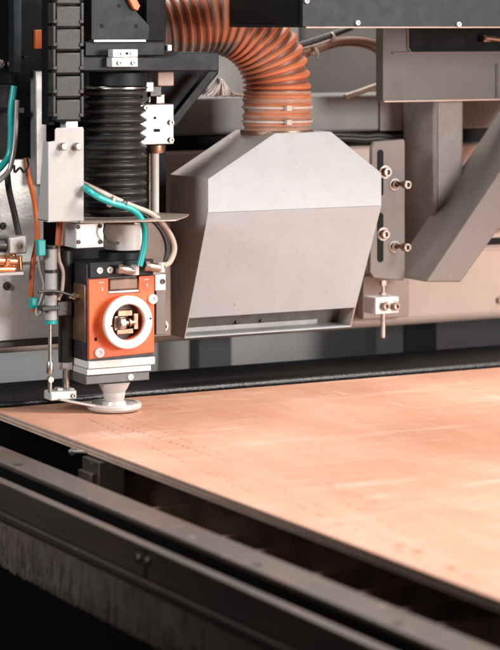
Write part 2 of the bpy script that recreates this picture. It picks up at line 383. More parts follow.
# support slats below the sheet
ys = [PX(px, py, XL+.0).y for px, py in ((95, 460), (165, 492), (235, 522), (270, 540), (328, 565), (373, 583), (415, 602), (452, 620))]
words = ['first', 'second', 'third', 'fourth', 'fifth', 'sixth', 'seventh', 'eighth']
proto = None
for i, y in enumerate(ys):
    if proto is None:
        mb = MB(); x0 = XL-.018
        pts = [(x0, 0, -.075), (x0, 0, -.040), (x0+.006, 0, -.028), (x0+.060, 0, -.028), (x0+.066, 0, -.0125), (x0+.08, 0, -.0125)]
        x = x0+.08
        while x < 1.5:
            pts += [(x+.02, 0, -.022), (x+.04, 0, -.0095)]; x += .04
        pts += [(x, 0, -.075)]
        mb.prism([Vector(p) for p in pts], (0, .005, 0))
        proto = part('support_slat', mb, M('slat_steel', (.26, .15, .11), .5, .5, .4, 30, .3, dirt=(.4, .2, .13), dirt_amt=.7), label='x', cat='slat', group='steel slats carrying the plywood sheet')
        o = proto
    else:
        o = proto.copy(); COL.objects.link(o)
    o.location.y = y
    o['label'] = '%s steel support slat under the sheet edge, counting from the laser head' % words[i]
# clamp bracket under the edge
t = thing('edge_bracket', 'small dark steel bracket with a screw under the sheet edge', 'bracket', PX(92, 470, XL-.01))
mb = MB(); a = PX(84, 455, XL-.004); b = PX(101, 462, XL-.004)
mb.box(XL-.006, XL+.02, b.y, a.y, -.055, -.0095); mb.box(XL-.012, XL-.006, b.y+.004, a.y-.004, -.055, -.020)
part('bracket_plate', mb, rail_steel, t, bevel=.001)
p = PX(84, 452, XL-.004); mb = MB(); mb.cyl(p, p+Vector((-.012, .007, 0)), .0016, seg=12); mb.lathe(p+Vector((-.008, .0047, 0)), (-.85, .5, 0), [(0, 0), (.0034, 0), (.0034, .003), (0, .003)], 6)
part('screw', mb, steel, t)
mb = MB(); mb.box(XL+.02, XL+.03, -1.7, YF, -.12, -.08)
part('bed_crossbar', mb, dark_steel, label='dark bar carrying the slats under the plywood sheet', cat='bar')

# ============================================================ GANTRY
Yb = .168
def edge_fix(px, py, Y): return ZA(px, py, Y)
zb0 = ZA(500, 320, Yb); zb1 = ZA(480, 143, Yb)
t = thing('gantry_beam', 'long pale beige lower gantry beam behind the hood and bracket', 'beam', (.5, Yb, zb0))
mb = MB(); x0, x1 = XA(-60, Yb), XA(760, Yb)
R = .014; pr = [(x0, Yb+.1, zb0), (x0, Yb+R, zb0)]
for k in range(1, 8):
    a = k/8*math.pi/2; pr.append((x0, Yb+R-R*math.sin(a), zb0+R-R*math.cos(a)))
pr += [(x0, Yb, zb0+R), (x0, Yb, zb1-.003), (x0, Yb+.003, zb1), (x0, Yb+.1, zb1)]
mb.prism([Vector(p) for p in pr], (x1-x0, 0, 0)); part('beam_body', mb, beam_paint, t, ang=25)
mb = MB(); mb.pb(462, 560, 237, 244, Yb-.0015, Yb+.002); part('cable_slot', mb, black, t)
mb = MB(); mb.pb(466, 560, 246, 249, Yb-.004, Yb+.002); part('slot_lip', mb, beam_paint, t, bevel=.001)
for q in ((497, 229), (499, 300)): bolt(q[0], q[1], Yb, 3, t)
t = thing('gantry_top_beam', 'grey upper gantry beam crossing behind the orange hose', 'beam', (.5, .172, ZA(300, 140, .172)))
Yt = .172
mb = MB(); mb.box(x0, x1, Yt, Yt+.10, ZA(300, 133, Yt), ZA(300, 96, Yt)); part('beam_body', mb, beam_grey, t, bevel=.003)
mb = MB(); mb.pb(380, 408, 100, 131, Yt-.003, Yt+.001); part('joint_plate', mb, post_paint, t, bevel=.001)
mb = MB(); mb.box(x0, x1, Yt+.02, Yt+.09, zb1, ZA(300, 133, Yt)); part('gap_shade', mb, black, t)  # black fill paints the shade in the gap between the beams
mb = MB()
pts = [PY(x, y, .17) for x, y in ((330, 138), (352, 138.5), (364, 139.5), (378, 138.5), (392, 140), (420, 139))]
mb.tube(pts, .0045); pts = [p+Vector((0, -.003, .004)) for p in pts[::-1]]; mb.tube(pts, .003)
part('cable_bundle', mb, cab_blk, label='black cable bundle lying in the gap between the gantry beams', cat='cable')
# rear grey column panel behind hose
t = thing('machine_cabinet', 'blurred grey brown cabinet behind the orange hose', 'cabinet', (XA(340, .35), .35, ZA(340, 110, .35)))
mb = MB(); mb.box(XA(300, .35), XA(395, .35), .35, .50, ZA(340, 120, .35), ZA(340, -60, .35)); part('cabinet_body', mb, enclosure, t, bevel=.01, seg=4)
mb = MB(); mb.box(XA(205, .30), XA(300, .30), .30, .34, ZA(250, 120, .30), ZA(250, -60, .30)); part('side_panel', mb, beam_grey, t, bevel=.004)
mb = MB(); mb.tube([PY(x, y, .17) for x, y in ((345, 97), (360, 92), (374, 87), (392, 82))], .0035)
part('round_cable', mb, tan, label='pale sleeved cable on the upper beam, below the brown cables', cat='cable')
# looping cables
mb = MB(); mb.tube([PY(x, y, .16) for x, y in ((300, 52), (318, 47), (337, 41), (356, 40), (372, 43), (384, 50), (392, 62))], .0040); mb.tube([PY(x, y, .167) for x, y in ((296, 58), (316, 52), (337, 45), (356, 44.5), (370, 48), (382, 56))], .0028)
part('looping_cable', mb, cab_br, label='pair of brown cables looping from the hose to the grey plate', cat='cable')
mb = MB(); mb.tube([PY(x, y, .155) for x, y in ((296, 46), (310, 42), (325, 37), (342, 31), (352, 27))], .0036)
part('thin_cable', mb, cab_blk, label='dark straight cable just below the dark box, above the brown loop', cat='cable')
for (a, b, c, d, lab) in ((314, 46, 317, 58, 'lower pale cable tie round the brown cables beside the hose'), (331, 33, 334, 41, 'upper pale cable tie on the dark cable below the box')):
    p = PY(a, b, .153); q = PY(c, d, .153); mb = MB(); mb.cyl(p, q, .0012, seg=8)
    mb.lathe((p+q)/2, (.9, 0, .35), [(.0052, -.001), (.0058, -.001), (.0058, .001), (.0052, .001), (.0052, -.001)], 16)
    part('cable_tie', mb, beige, label=lab, cat='cable tie')

# mounting plate top right
Yp = .083
t = thing('mounting_plate', 'brown grey mounting plate with a long cut-out, under the dark box', 'plate', (XA(440, Yp), Yp, ZA(440, 100, Yp)))
X = lambda px: XA(px, Yp)
zt = ZA(380, -6, Yp); zc0 = ZA(420, 53, Yp); zbm = ZA(440, 100, Yp)
mb = MB(); xs, xo, xe = X(383), X(407), X(760)
mb.box(xs, xe, Yp, Yp+.015, zbm, zc0); mb.box(xs, xo, Yp, Yp+.015, zc0, zt)
# rounded corner of the cut-out
r = .006; c = []
c.append((xo-.0001, Yp, zc0-.0001)); c.append((xo+r, Yp, zc0-.0001))
for k in range(0, 7):
    a = -math.pi/2-k/6*math.pi/2; c.append((xo+r+r*math.cos(a), Yp, zc0+r+r*math.sin(a)))
mb.prism([Vector(p) for p in c], (0, .015, 0))
part('plate_body', mb, M('mount_plate_paint', (0.095, 0.078, 0.070), 0.45, 0, 0.1, 20, 0.12, 700, dirt=(0.07, 0.05, 0.04), dirt_amt=0.3), t, bevel=.0012)
mb = MB(); mb.tube([Vector((xo+.0005, Yp-.0005, zt)), Vector((xo+.0005, Yp-.0005, zc0+.012)), Vector((xo+.002, Yp-.0005, zc0+.004)), Vector((xo+.006, Yp-.0005, zc0+.0005)), Vector((xo+.02, Yp-.0005, zc0)), Vector((xe, Yp-.0005, zc0))], .0013)
part('cutout_lip', mb, plate_paint, t)
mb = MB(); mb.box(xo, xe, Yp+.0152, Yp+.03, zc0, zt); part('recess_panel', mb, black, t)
mb = MB(); mb.pb(484, 497, 36, 42, Yp+.005, Yp+.0152); mb.cyl(PY(484, 38, Yp+.006), PY(500, 40, Yp+.006), .003); part('brass_fitting', mb, bronze, t, bevel=.0008)
mb = MB(); mb.pb(496, 498.5, 64, 98, Yp-.001, Yp+.001); part('dark_scuff', mb, dark_steel, t)
mb = MB(); mb.box(xs+.001, xe, Yp-.0015, Yp+.004, zbm-.0014, zbm); part('bottom_edge', mb, M('edge_highlight', (.42, .28, .22), .4, .4), t)  # pale strip paints the highlight along the plate's lower edge

# dark box at the top
Yx = -.14
t = thing('dark_control_box', 'dark slate box with small screws across the top right', 'box', (XA(302, Yx), Yx, ZA(302, 28, Yx)))
zq = ZA(302, 27.5, Yx)
mb = MB(); mb.box(XA(302, Yx), XA(760, Yx), Yx, Yx+.153, zq, zq+.15); part('box_body', mb, slate, t, bevel=.001)
mb = MB(); mb.box(XA(302, Yx)+.004, XA(760, Yx), Yx-.001, Yx+.002, zq-.0008, zq+.0008); part('bottom_trim', mb, cab_br, t)
for q in ((357, 23), (458, 24.5), (306, 1)):
    bolt(q[0], q[1], Yx, 2.6, t, alu, washer=False, name='screw')
p0 = XA(302, Yx)
mb = MB(); mb.box(p0-.0015, p0, Yx+.006, Yx+.150, zq+.003, zq+.14); part('side_cover', mb, black, t, bevel=.0008)

# post
Yo = .0985
zfoot = ZA(404, 262, Yo)
mb = MB(); mb.box(XA(433.5, Yo), XA(463.5, Yo), Yo, Yo+.066, zfoot, ZA(440, 80, Yo))
t = thing('bracket_post', 'upright square steel post between the mounting plate and the diagonal brace', 'post', PY(448, 262, Yo))
part('post_tube', mb, post_paint, t, bevel=.003, seg=3)
mb = MB(); xw = XA(433.5, Yo); mb.tube([Vector((xw+.0032+random.uniform(-.0004, .0004), Yo-.0002, z)) for z in [zfoot+(ZA(440, 102, Yo)-zfoot)*k/60 for k in range(61)]], .0008, 8, 2); part('weld_bead', mb, post_paint, t)
mb = MB(); mb.box(xw+.0048, xw+.0060, Yo-.0004, Yo+.001, zfoot, ZA(440, 102, Yo)); part('seam_groove', mb, dark_steel, t)
# diagonal brace: front outline, swept back
Yd = .030
mb = MB()
fr = [(427, 282), (461, 281), (560, 144), (627, 50), (588, 45), (530, 128)]
fr = [(427, 281), (461, 281.5), (640, 18), (594, 20), (431, 274), (427, 279)]
fr = [(426, 282), (461, 282), (655, 10), (608, 10), (428, 279.5)]
mb.pp(fr, Yd, Yd+.078)
part('diagonal_brace', mb, brown_paint, bevel=.0035, seg=4, label='thick brown steel brace slanting up to the right edge', cat='brace')
# slotted plate
Ys = .073
t = thing('slotted_plate', 'upright grey adjusting plate with two slots, right of the hood', 'plate', (XA(388, Ys), Ys, ZA(388, 280, Ys)))
mb = MB()
mb.pp([(372, 147), (375, 142), (403.5, 139), (405, 141), (405, 278), (403, 280.5), (374, 278), (370, 272)], Ys, Ys+.006)
part('plate_body', mb, plate_paint, t, bevel=.0008)
for a, b in ((150, 196), (213, 262)):
    mb = MB(); x = 380.5; pts = []
    for k in range(13):
        q = math.pi*k/12; pts.append((x+3*math.cos(q), a+3-3.3*math.sin(q)))
    for k in range(13):
        q = math.pi+math.pi*k/12; pts.append((x+3*math.cos(q), b-3-3.3*math.sin(q)))
    mb.pp(pts, Ys-.0006, Ys+.003); part('slot', mb, black, t)
for q in ((385, 172), (383, 234)): bolt(q[0], q[1], Ys, 4.6, t, h=.007)
for q in ((394.5, 184.5), (394, 246.5)): bolt(q[0], q[1], Ys, 4.2, t, h=.004)
for q in ((404.5, 184.5), (404, 247)):
    c = PY(q[0], q[1], Ys-.012); mb = bolt_mb(c, .0047, .008, washer=False); mb.cyl(c+Vector((0, .0005, 0)), c+Vector((0, .012, 0)), .0026); part('long_bolt', mb, bolt_st, t)

# backing plate and stop block below it
Yk = .150
mb = MB(); mb.pb(363, 409, 276, 318, Yk, Yk+.012)
part('backing_plate', mb, M('pale_backing', (.36, .27, .23), .5, 0, .1, 20, .1), bevel=.001, label='small pale backing plate behind the stop block, under the slotted plate', cat='plate')
Yk = .070
t = thing('stop_block', 'small silver clamp block with two bolts holding a vertical pin', 'clamp', PY(386, 316, Yk))
mb = MB(); mb.pb(375.5, 399, 297, 314, Yk, Yk+.026); part('block', mb, alu, t, bevel=.001)
for q in (384, 394.5): bolt(q, 306, Yk, 3.9, t, h=.006)
p = PY(383, 305, Yk+.010)
mb = MB(); mb.cyl(PY(383, 338, Yk+.010), PY(383, 312, Yk+.010), .0028); part('pin', mb, steel, t, bevel=.0004)
mb = MB(); mb.cyl(PY(383, 297, Yk+.01), PY(383, 282, Yk+.010), .0022); q = PY(383, 285.5, Yk+.010); mb.lathe(q, (0, 0, 1), [(0, 0), (.0046, 0), (.0046, .006), (0, .006)], 6); q = PY(383, 295, Yk+.01); mb.lathe(q, (0, 0, 1), [(0, 0), (.0048, 0), (.0048, .003), (0, .003)], 6)
part('set_screw', mb, steel, t)

# ============================================================ HOOD
Yh = .012
t = thing('extraction_hood', 'big pale grey extraction hood with sloping lower front', 'hood', PY(270, 338, Yh))
Xl, Xr = XA(208, Yh), XA(381.5, Yh)
dep = .088
z_sh = ZA(208, 179, Yh); z_top = ZA(300, 132.5, Yh); z_cr = ZA(208, 213, Yh)
xt0, xt1 = XA(275, Yh), XA(331, Yh)
# bottom: front face recedes to Yl
Yl = Yh+.060
z_b = ZA(184, 338.5, Yl); z_o = ZA(188, 318, Yl-.006)
XlB, XrB = XA(184, Yl), XA(351, Yl)
th = .0016
fo = (z_cr-z_o)/(z_cr-z_b); Yo_ = Yh+(Yl-Yh)*fo
lx = lambda f: Xl+(XlB-Xl)*f
rx = lambda f: Xr+(XrB-Xr)*f
def panel(name, pts, vec, mat, bevel=.0005, **k):
    mb = MB(); mb.prism([Vector(p) for p in pts], vec); return part(name, mb, mat, t, bevel=bevel, **k)
# upper front with chamfered shoulders
panel('upper_front', [(Xl, Yh, z_cr), (Xr, Yh, z_cr), (Xr, Yh, z_sh), (xt1, Yh, z_top), (xt0, Yh, z_top), (Xl, Yh, z_sh)], (0, th, 0), hood_paint)
panel('sloping_front', [(Xl, Yh, z_cr-.0002), (Xr, Yh, z_cr-.0002), (rx(fo), Yo_, z_o), (lx(fo), Yo_, z_o)], (0, th, 0), hood_paint)
for nm, xx, dx, mt in (('side_panel', lambda f: lx(f), th, hood_side), ('side_panel', lambda f: rx(f), -th, hood_side)):
    panel(nm, [(xx(0), Yh+.0002, z_sh), (xx(0), Yh+.0002, z_cr), (xx(1), Yl, z_b), (xx(1), Yh+dep+.002, z_b), (xx(0), Yh+dep, z_cr), (xx(0), Yh+dep, z_sh)], (dx, 0, 0), mt)
panel('shoulder_panel', [(Xl, Yh+.0001, z_sh), (xt0, Yh+.0001, z_top), (xt0, Yh+dep, z_top), (Xl, Yh+dep, z_sh)], (0, 0, -th), hood_side)
panel('shoulder_panel', [(Xr, Yh+.0001, z_sh), (xt1, Yh+.0001, z_top), (xt1, Yh+dep, z_top), (Xr, Yh+dep, z_sh)], (0, 0, -th), hood_side)
panel('top_panel', [(xt0, Yh+.0001, z_top), (xt1, Yh+.0001, z_top), (xt1, Yh+dep, z_top), (xt0, Yh+dep, z_top)], (0, 0, -th), hood_paint)
panel('back_panel', [(Xl, Yh+dep, z_sh), (xt0, Yh+dep, z_top), (xt1, Yh+dep, z_top), (Xr, Yh+dep, z_sh), (Xr-.03, Yh+dep, z_b), (XlB, Yh+dep, z_b)], (0, -th, 0), inner_steel)
# opening lip: shallow bottom tray
panel('bottom_lip', [(XlB, Yl-.001, z_b), (XrB, Yl-.001, z_b), (XrB, Yl+.030, z_b+.001), (XlB, Yl+.030, z_b+.001)], (0, 0, th), hood_paint)
panel('inner_baffle', [(lx(fo), Yl+.030, z_b+.001), (rx(fo), Yl+.030, z_b+.001), (rx(fo), Yl+.012, z_o+.01), (lx(fo), Yl+.012, z_o+.01)], (0, th, 0), inner_steel)
for q in ((238, 323), (330, 316)):
    pass

for q in ((237, 322.5), (262, 321)):
    c = PY(q[0], q[1], Yl+.022); mb = MB(); mb.lathe(c, (0, -1, 0), [(0, -.004), (.0018, -.004), (.0018, .001), (0, .0016)], 16); part('rivet', mb, dark_steel, t)
# hose
Yc = Yh+dep/2
PXM = LEN(277, 1, Yc)
base = PY(277, 132, Yc); rh = 33.5*PXM
path = []; zc = PY(277, 88, Yc); Rb = 70*PXM
n1 = 60
for i in range(n1): path.append(Vector((base.x, Yc, base.z-.004+(zc.z-base.z+.004)*i/n1)))
# bend left; slight pull towards the camera as it goes over
n2 = 220; cxw = base.x-Rb
for i in range(n2):
    a = i/n2*math.radians(101)
    path.append(Vector((cxw+Rb*math.cos(a), Yc+.012*(i/n2)**2, zc.z+Rb*math.sin(a)*.97)))
d = (path[-1]-path[-2]).normalized()
e0 = path[-1]
for i in range(1, 150): path.append(e0+d*(.0006*i))
cum = [0.0]
for i in range(1, len(path)): cum.append(cum[-1]+(path[i]-path[i-1]).length)
# resample
pitch = .0098; samp = 10; tot = cum[-1]; n = int(tot/pitch*samp); rs = []; j = 0
for k in range(n):
    s_ = k*pitch/samp
    while cum[j+1] < s_: j += 1
    f = (s_-cum[j])/(cum[j+1]-cum[j]); rs.append(path[j].lerp(path[j+1], f))
def hr(i):
    ph = (i % samp)/samp; v_ = math.sin(math.pi*min(1, ph/.62)) if ph < .62 else 0
    return rh*(.915+.105*v_**.6)+random.uniform(-1, 1)*.0001
t = thing('suction_hose', 'orange brown ribbed suction hose curving down into the hood', 'hose', base)
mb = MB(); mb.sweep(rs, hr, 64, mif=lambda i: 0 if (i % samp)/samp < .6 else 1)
mb.bm.faces.ensure_lookup_table()
for f in mb.bm.faces:
    c = f.calc_center_median(); lim = zc.z+Rb*.80-rh*.30
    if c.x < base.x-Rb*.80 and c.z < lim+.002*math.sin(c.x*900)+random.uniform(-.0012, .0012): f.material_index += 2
part('ribbed_tube', mb, [hose_or, hose_film, M('hose_grey_rib', (.24, .19, .165), .5, 0, .2, 40, .1), M('hose_grey_film', (.15, .115, .10), .5, 0, .2, 40)], t, ang=60)
# dusty sleeve at bottom
mb = MB(); prof = []
hz = LEN(277, 44, Yc)
for k in range(91):
    q = k/90; prof.append((rh*(1.0+.028*math.sin(q*math.pi*2*5.3)+.012*math.sin(q*17+1)+.006*math.sin(q*61)), q*hz))
prof = [(rh*.96, 0)]+prof+[(rh*.97, hz)]
mb.lathe(base-Vector((0, 0, .003)), (0, 0, 1), prof, 64); part('sleeve', mb, hose_dust, t, ang=60)
for k, q in enumerate((107, 121)):
    c = PY(277, q, Yc); mb = MB(); R0 = rh*1.03
    pr = [(R0, -.0013), (R0+.0012, -.0012), (R0+.0015, 0), (R0+.0012, .0012), (R0, .0013), (R0, -.0013)]
    mb.lathe(c, (0, 0, 1), pr, 64)
    dv = Vector((-.20, -1, 0)).normalized(); pc = c+dv*(R0+.002)
    mb.box(pc.x-.003, pc.x+.003, pc.y-.003, pc.y+.002, pc.z-.0026, pc.z+.0026)
    part('hose_clamp', mb, tan, t)
mb = MB(); mb.lathe(PY(277, 133.5, Yc), (0, 0, 1), [(rh*1.02, 0), (rh*1.10, 0), (rh*1.10, .004), (rh*1.02, .004)], 64); part('collar', mb, bronze, t)
# grey film cover wrapping the left part of the hose
mb = MB(); seg_ = rs[int(len(rs)*.80):]
mb.sweep(seg_, lambda i: rh*.955, 48); part('grey_lining', mb, M('grey_lining', (.25, .2, .18), .5, 0, .2, 30), t)
# feathery tan filter fabric under the bend
mb = MB()
for i in range(60):
    u = i/59; a = PY(219+5*u+random.uniform(-1, 1), 78+6*u+random.uniform(-1, 1), .075+random.uniform(0, .01)); c = PY(203+39*u+random.uniform(-1, 1), 95.5+random.uniform(-.5, .8), .088+random.uniform(-.01, .01))
    mb.tube([a, (a+c)/2+Vector((random.uniform(-.001, .001), 0, -.003-.002*math.sin(u*3))), c], random.uniform(.0009, .0017), 6, 5)
part('filter_cloth', mb, M('white_fibre', (.75, .70, .66), .7, 0, .1, 40), label='bunched pale fabric lying on the upper beam beside the hose bend', cat='fabric')

# ============================================================ HEAD CARRIAGE
# tall dark column and backing at left
Yg = .09
t = thing('carriage_column', 'tall black carriage column filling the upper left corner', 'column', (XA(0, Yg), Yg, ZA(0, 348, Yg)))
mb = MB(); mb.box(XA(-60, Yg), XA(82, Yg), Yg, Yg+.02, ZA(40, 250, Yg), ZA(40, -40, Yg)); part('back_panel', mb, black, t)
mb = MB(); mb.pb(-30, 13, -20, 85, Yg-.02, Yg); part('side_block', mb, black, t, bevel=.002)
mb = MB(); mb.pb(14, 22, -20, 73, Yg-.035, Yg-.02); part('guide_rail', mb, slate, t, bevel=.001)
for q in ((1, 64), (11, 64)): bolt(q[0], q[1], Yg-.02, 3, t, steel)
mb = MB(); mb.pb(36, 47, 71, 185, Yg-.03, Yg-.015); part('grey_bar', mb, inner_steel, t, bevel=.001)
mb = MB(); mb.pb(36, 47, 30, 49, Yg-.03, Yg-.02); part('orange_label', mb, cab_or, t, bevel=.0005)
mb = MB(); mb.pb(24, 47, 56, 58, Yg-.03, Yg-.02); part('shelf_edge', mb, slate, t)
mb = MB(); mb.pb(5, 24, 108, 113, Yg-.03, Yg-.02); part('cross_bar', mb, slate, t)
mb = MB(); mb.pb(70, 166, -20, 260, Yg-.008, Yg+.01); part('shade_backing', mb, black, t)  # black sheet added to keep the space behind the bellows dark
mb = MB(); mb.pp([(140, 66), (219, 66), (218, 74), (166, 137), (140, 137)], Yg-.012, Yg+.01); part('shade_fill', mb, black, t)  # black prism added for the dark area right of the bellows
# worn metal plate lower left
Yw = .075
t = thing('worn_metal_plate', 'stained bare metal plate at the far left behind the cylinders', 'plate', (XA(20, Yw), Yw, ZA(20, 345, Yw)))
mb = MB(); mb.pb(-60, 72, 266, 341, Yw, Yw+.01); part('lower_plate', mb, worn, t, bevel=.001)
mb = MB(); mb.pb(-60, 44, 160, 264.5, Yw+.003, Yw+.012); part('upper_plate', mb, worn, t, bevel=.001)
bolt(7, 286, Yw, 3.0, t, dark_steel, washer=True)
mb = MB(); mb.pb(-60, 78, 341.5, 347.5, Yw-.004, Yw+.012); part('bottom_edge', mb, dark_steel, t, bevel=.001)
bolt(3, 226, Yw+.003, 2.6, t, dark_steel)
# panel right of head
mb = MB(); mb.pb(140, 171, 222, 337, .07, .08)
part('carriage_side_plate', mb, M('brown_side', (.20, .14, .115), .5, .2, .2, 20, .2), bevel=.001, label='brown side plate between the laser head and the hood', cat='plate')
bolt_c = PY(163, 326, .07)
t2 = part('hex_bolt', bolt_mb(bolt_c, .0042), bolt_st, label='single brown bolt on the side plate right of the laser head', cat='bolt')

# top plates of the axis
Yz = -.012
t = thing('axis_bracket', 'dark slate chamfered bracket with holes above the bellows', 'bracket', PY(115, 42, Yz))
mb = MB(); mb.pp([(91, -12), (91, 40), (149, 40), (150, 26), (127, 1), (119, -12)], Yz, Yz+.02); part('bracket_plate', mb, slate, t, bevel=.0008)
for q in ((119, 6), (102, 26), (136, 26)):
    mb = MB(); mb.lathe(PY(q[0], q[1], Yz)+Vector((0, .001, 0)), (0, -1, 0), [(0, .0014), (.002, .0014), (.002, 0)], 16); part('screw_hole', mb, black, t)
mb = MB(); mb.pb(94, 146, 39.8, 42, Yz-.002, Yz+.01); part('white_strip', mb, white, t)
mb = MB(); mb.pp([(126, -6), (134, -6), (140.5, 6), (138, 11), (134, 9)], Yz-.006, Yz-.001); part('orange_tab', mb, orange, t, bevel=.0006)
t = thing('cross_bars', 'pair of dark slate cross bars under the chamfered bracket', 'bar', PY(150, 70, Yz))
mb = MB(); mb.pb(85, 165, 42, 56, Yz, Yz+.03); part('upper_bar', mb, slate, t, bevel=.001)
Yz2 = Yz-.008
mb = MB(); mb.pp([(80, 57.2), (175, 57.2), (181, 52), (219, 52.5), (219, 71), (80, 71)], Yz2, Yz2+.05); part('lower_bar', mb, slate, t, bevel=.001)
mb = MB(); mb.pb(146, 166, -16, 41.5, Yz+.006, Yz+.10); part('black_cover', mb, black, t, bevel=.001)
mb = MB(); mb.pb(168, 172, 45, 51, Yz, Yz+.01); part('small_clip', mb, alu, t, bevel=.0005)
mb = MB(); mb.pp([(209, 71), (219, 71), (178, 124), (166, 135), (164, 128)], .045, .055); part('diagonal_web', mb, slate, t, bevel=.0008)
Yn = Yz2-.012
t = thing('clip_block', 'small white two-piece clip block on the dark cross bar', 'block', PY(125, 67, Yn))
mb = MB(); mb.pb(113, 138, 49.5, 57.2, Yn, Yn+.012); part('upper_half', mb, alu, t, bevel=.0006)
mb = MB(); mb.pb(112, 138, 57.6, 67, Yn-.001, Yn+.012); part('lower_half', mb, alu, t, bevel=.0006)
for q in ((119, 63), (133, 63)): bolt(q[0], q[1], Yn-.001, 2.4, t, bolt_st, washer=False)
for q in ((122, 53.5), (132, 53.5)): bolt(q[0], q[1], Yn, 1.8, t, steel, washer=False)
mb = MB(); c = PY(127, 53.5, Yn-.0003); mb.lathe(c, (0, -1, 0), [(0, .0003), (.0014, .0003), (.0014, 0)], 12); part('screw_hole', mb, black, t)
# bellows
Ybl = .012
t = thing('rubber_bellows', 'black ribbed rubber bellows above the laser head', 'bellows', PY(115, 213, Ybl))
mb = MB(); c0 = PY(115, 214, Ybl); c1 = PY(115, 88, Ybl); H = c1.z-c0.z; nf = 14; prof = []
r0 = LEN(115, 31.8, Ybl); ri = r0*.80
prof = [(0, 0), (ri, 0)]
for k in range(nf):
    zz = H*k/nf; h = H/nf; ro = r0*(1+.012*math.sin(k*2.1)); sk = .06*math.sin(k*1.7)
    prof += [(ri, zz+h*.03), (ri*1.04, zz+h*.08), (ro*.94, zz+h*(.30+sk)), (ro*.985, zz+h*(.40+sk)), (ro, zz+h*(.50+sk)), (ro*.985, zz+h*(.60+sk)), (ro*.94, zz+h*(.70+sk)), (ri*1.04, zz+h*.92), (ri, zz+h*.97)]
prof += [(ri, H), (0, H)]
mb.lathe(c0, (0, 0, 1), prof, 72); part('folds', mb, rubber, t, ang=50)
mb = MB(); mb.lathe(PY(118, 86, Ybl), (0, 0, 1), [(0, 0), (.029, 0), (.029, .014), (0, .014)], 48); part('top_collar', mb, slate, t, bevel=.001)
mb = MB(); mb.lathe(PY(116, 88, Ybl), (0, 0, 1), [(r0*.96, -.0004), (r0*1.0, -.0004), (r0*1.0, .0012), (r0*.96, .0012)], 48); part('clamp_ring', mb, steel, t)
# nut block right
Yq = -.004
t = thing('ball_screw_block', 'white square block with four bolts right of the bellows', 'block', PY(156, 146, Yq))
mb = MB(); mb.pp([(140, 104.5), (174, 104), (174, 144), (140, 145)], Yq+.02, Yq+.045); part('block', mb, alu, t, bevel=.001)
for q in ((145, 108), (170.5, 122.5), (170.5, 140), (141, 122), (142, 139)): bolt(q[0], q[1], Yq+.02, 2.8, t, bolt_st, washer=False)
mb = MB(); mb.pb(154, 160, 129, 132, Yq+.0195, Yq+.022); mb.lathe(PY(155, 118, Yq+.0197), (0, -1, 0), [(0, .0004), (.0014, .0004), (.0014, 0)], 12); part('recess', mb, black, t)
mb = MB(); mb.lathe(PY(155.5, 153, Yq+.03), (0, 0, 1), [(0, 0), (.0085, 0), (.0095, .003), (.0095, .008), (0, .008)], 32); part('bronze_ring', mb, bronze, t)
mb = MB(); c = PY(149, 214, Yq+.03); prof = [(0, 0)]
hh = PY(149, 150, Yq+.03).z-c.z
for k in range(52): prof += [(.0020, hh*k/52), (.0027, hh*(k+.5)/52)]
prof.append((0, hh)); mb.lathe(c, (0, 0, 1), prof, 16); part('threaded_rod', mb, bolt_st, t)
mb = MB(); mb.cyl(PY(155, 214, Yq+.03), PY(155, 151, Yq+.03), .0042); part('white_rod', mb, white, t)
# mechanism above the block
t = thing('valve_cluster', 'small cluster of brown fittings above the white square block', 'fitting', PY(158, 104, .03))
for i, (a, b, c_, d, m_) in enumerate(((146, 154, 82, 92, alu), (150, 162, 86, 97, dark_steel), (142, 150, 92, 102, slate), (156, 165, 94, 104, bronze), (158, 174, 72, 86, beam_paint), (148, 156, 96, 103, bolt_st))):
    mb = MB(); mb.pb(a, b, c_, d, .02+.004*i, .05); part('fitting_block', mb, m_, t, bevel=.001)
# drip plate
Zp = ZA(110, 218, -.02)
mb = MB(); mb.prism([PZ(x, y, Zp) for x, y in ((80, 222), (130, 221.2), (176, 220), (187, 216), (189, 214), (160, 212.5), (150, 212), (84, 214))], (0, 0, -.0012))
part('shield_plate', mb, M('shield_steel', (.52, .42, .36), .35, .6, .2, 40, .2, dirt=(.2, .15, .12), dirt_amt=.5), bevel=.0004, label='thin horizontal metal shield plate with a pointed right corner under the bellows', cat='plate')
# drag chain
Ych = -.022
t = thing('cable_chain', 'black plastic cable chain hanging above the grey sheet cover', 'cable chain', PY(68, 124, Ych))
for i, y in enumerate((-18, 5, 28, 51.5, 75, 98.5)):
    mb = MB(); mb.pb(56, 81, y+1.2, y+22.2, Ych, Ych+.012); o = part('link', mb, chain_pl, t, bevel=.0015)
    for (a, b, c_, d) in ((53.2, 55.8, 57.2, 53.2), (81.2, 84, 84, 79.8)):
        mb = MB(); mb.pb(a, b, y-2, y+15, Ych-.0008, Ych+.012); mb.pb(min(c_, d), max(c_, d), y+14.8, y+18.5, Ych-.0014, Ych+.012); part('side_plate', mb, chain_pl, o, bevel=.0006)
    mb = MB(); mb.pb(56.5, 80.5, y+21, y+23.2, Ych+.003, Ych+.012); part('hinge', mb, black, o)
mb = MB(); mb.pb(66, 78, 120, 128, Ych+.004, Ych+.02); part('end_bracket', mb, alu, t, bevel=.0005)
mb = MB(); mb.pb(49, 54, -10, 125, Ych+.012, Ych+.03); part('inner_side', mb, black, t)
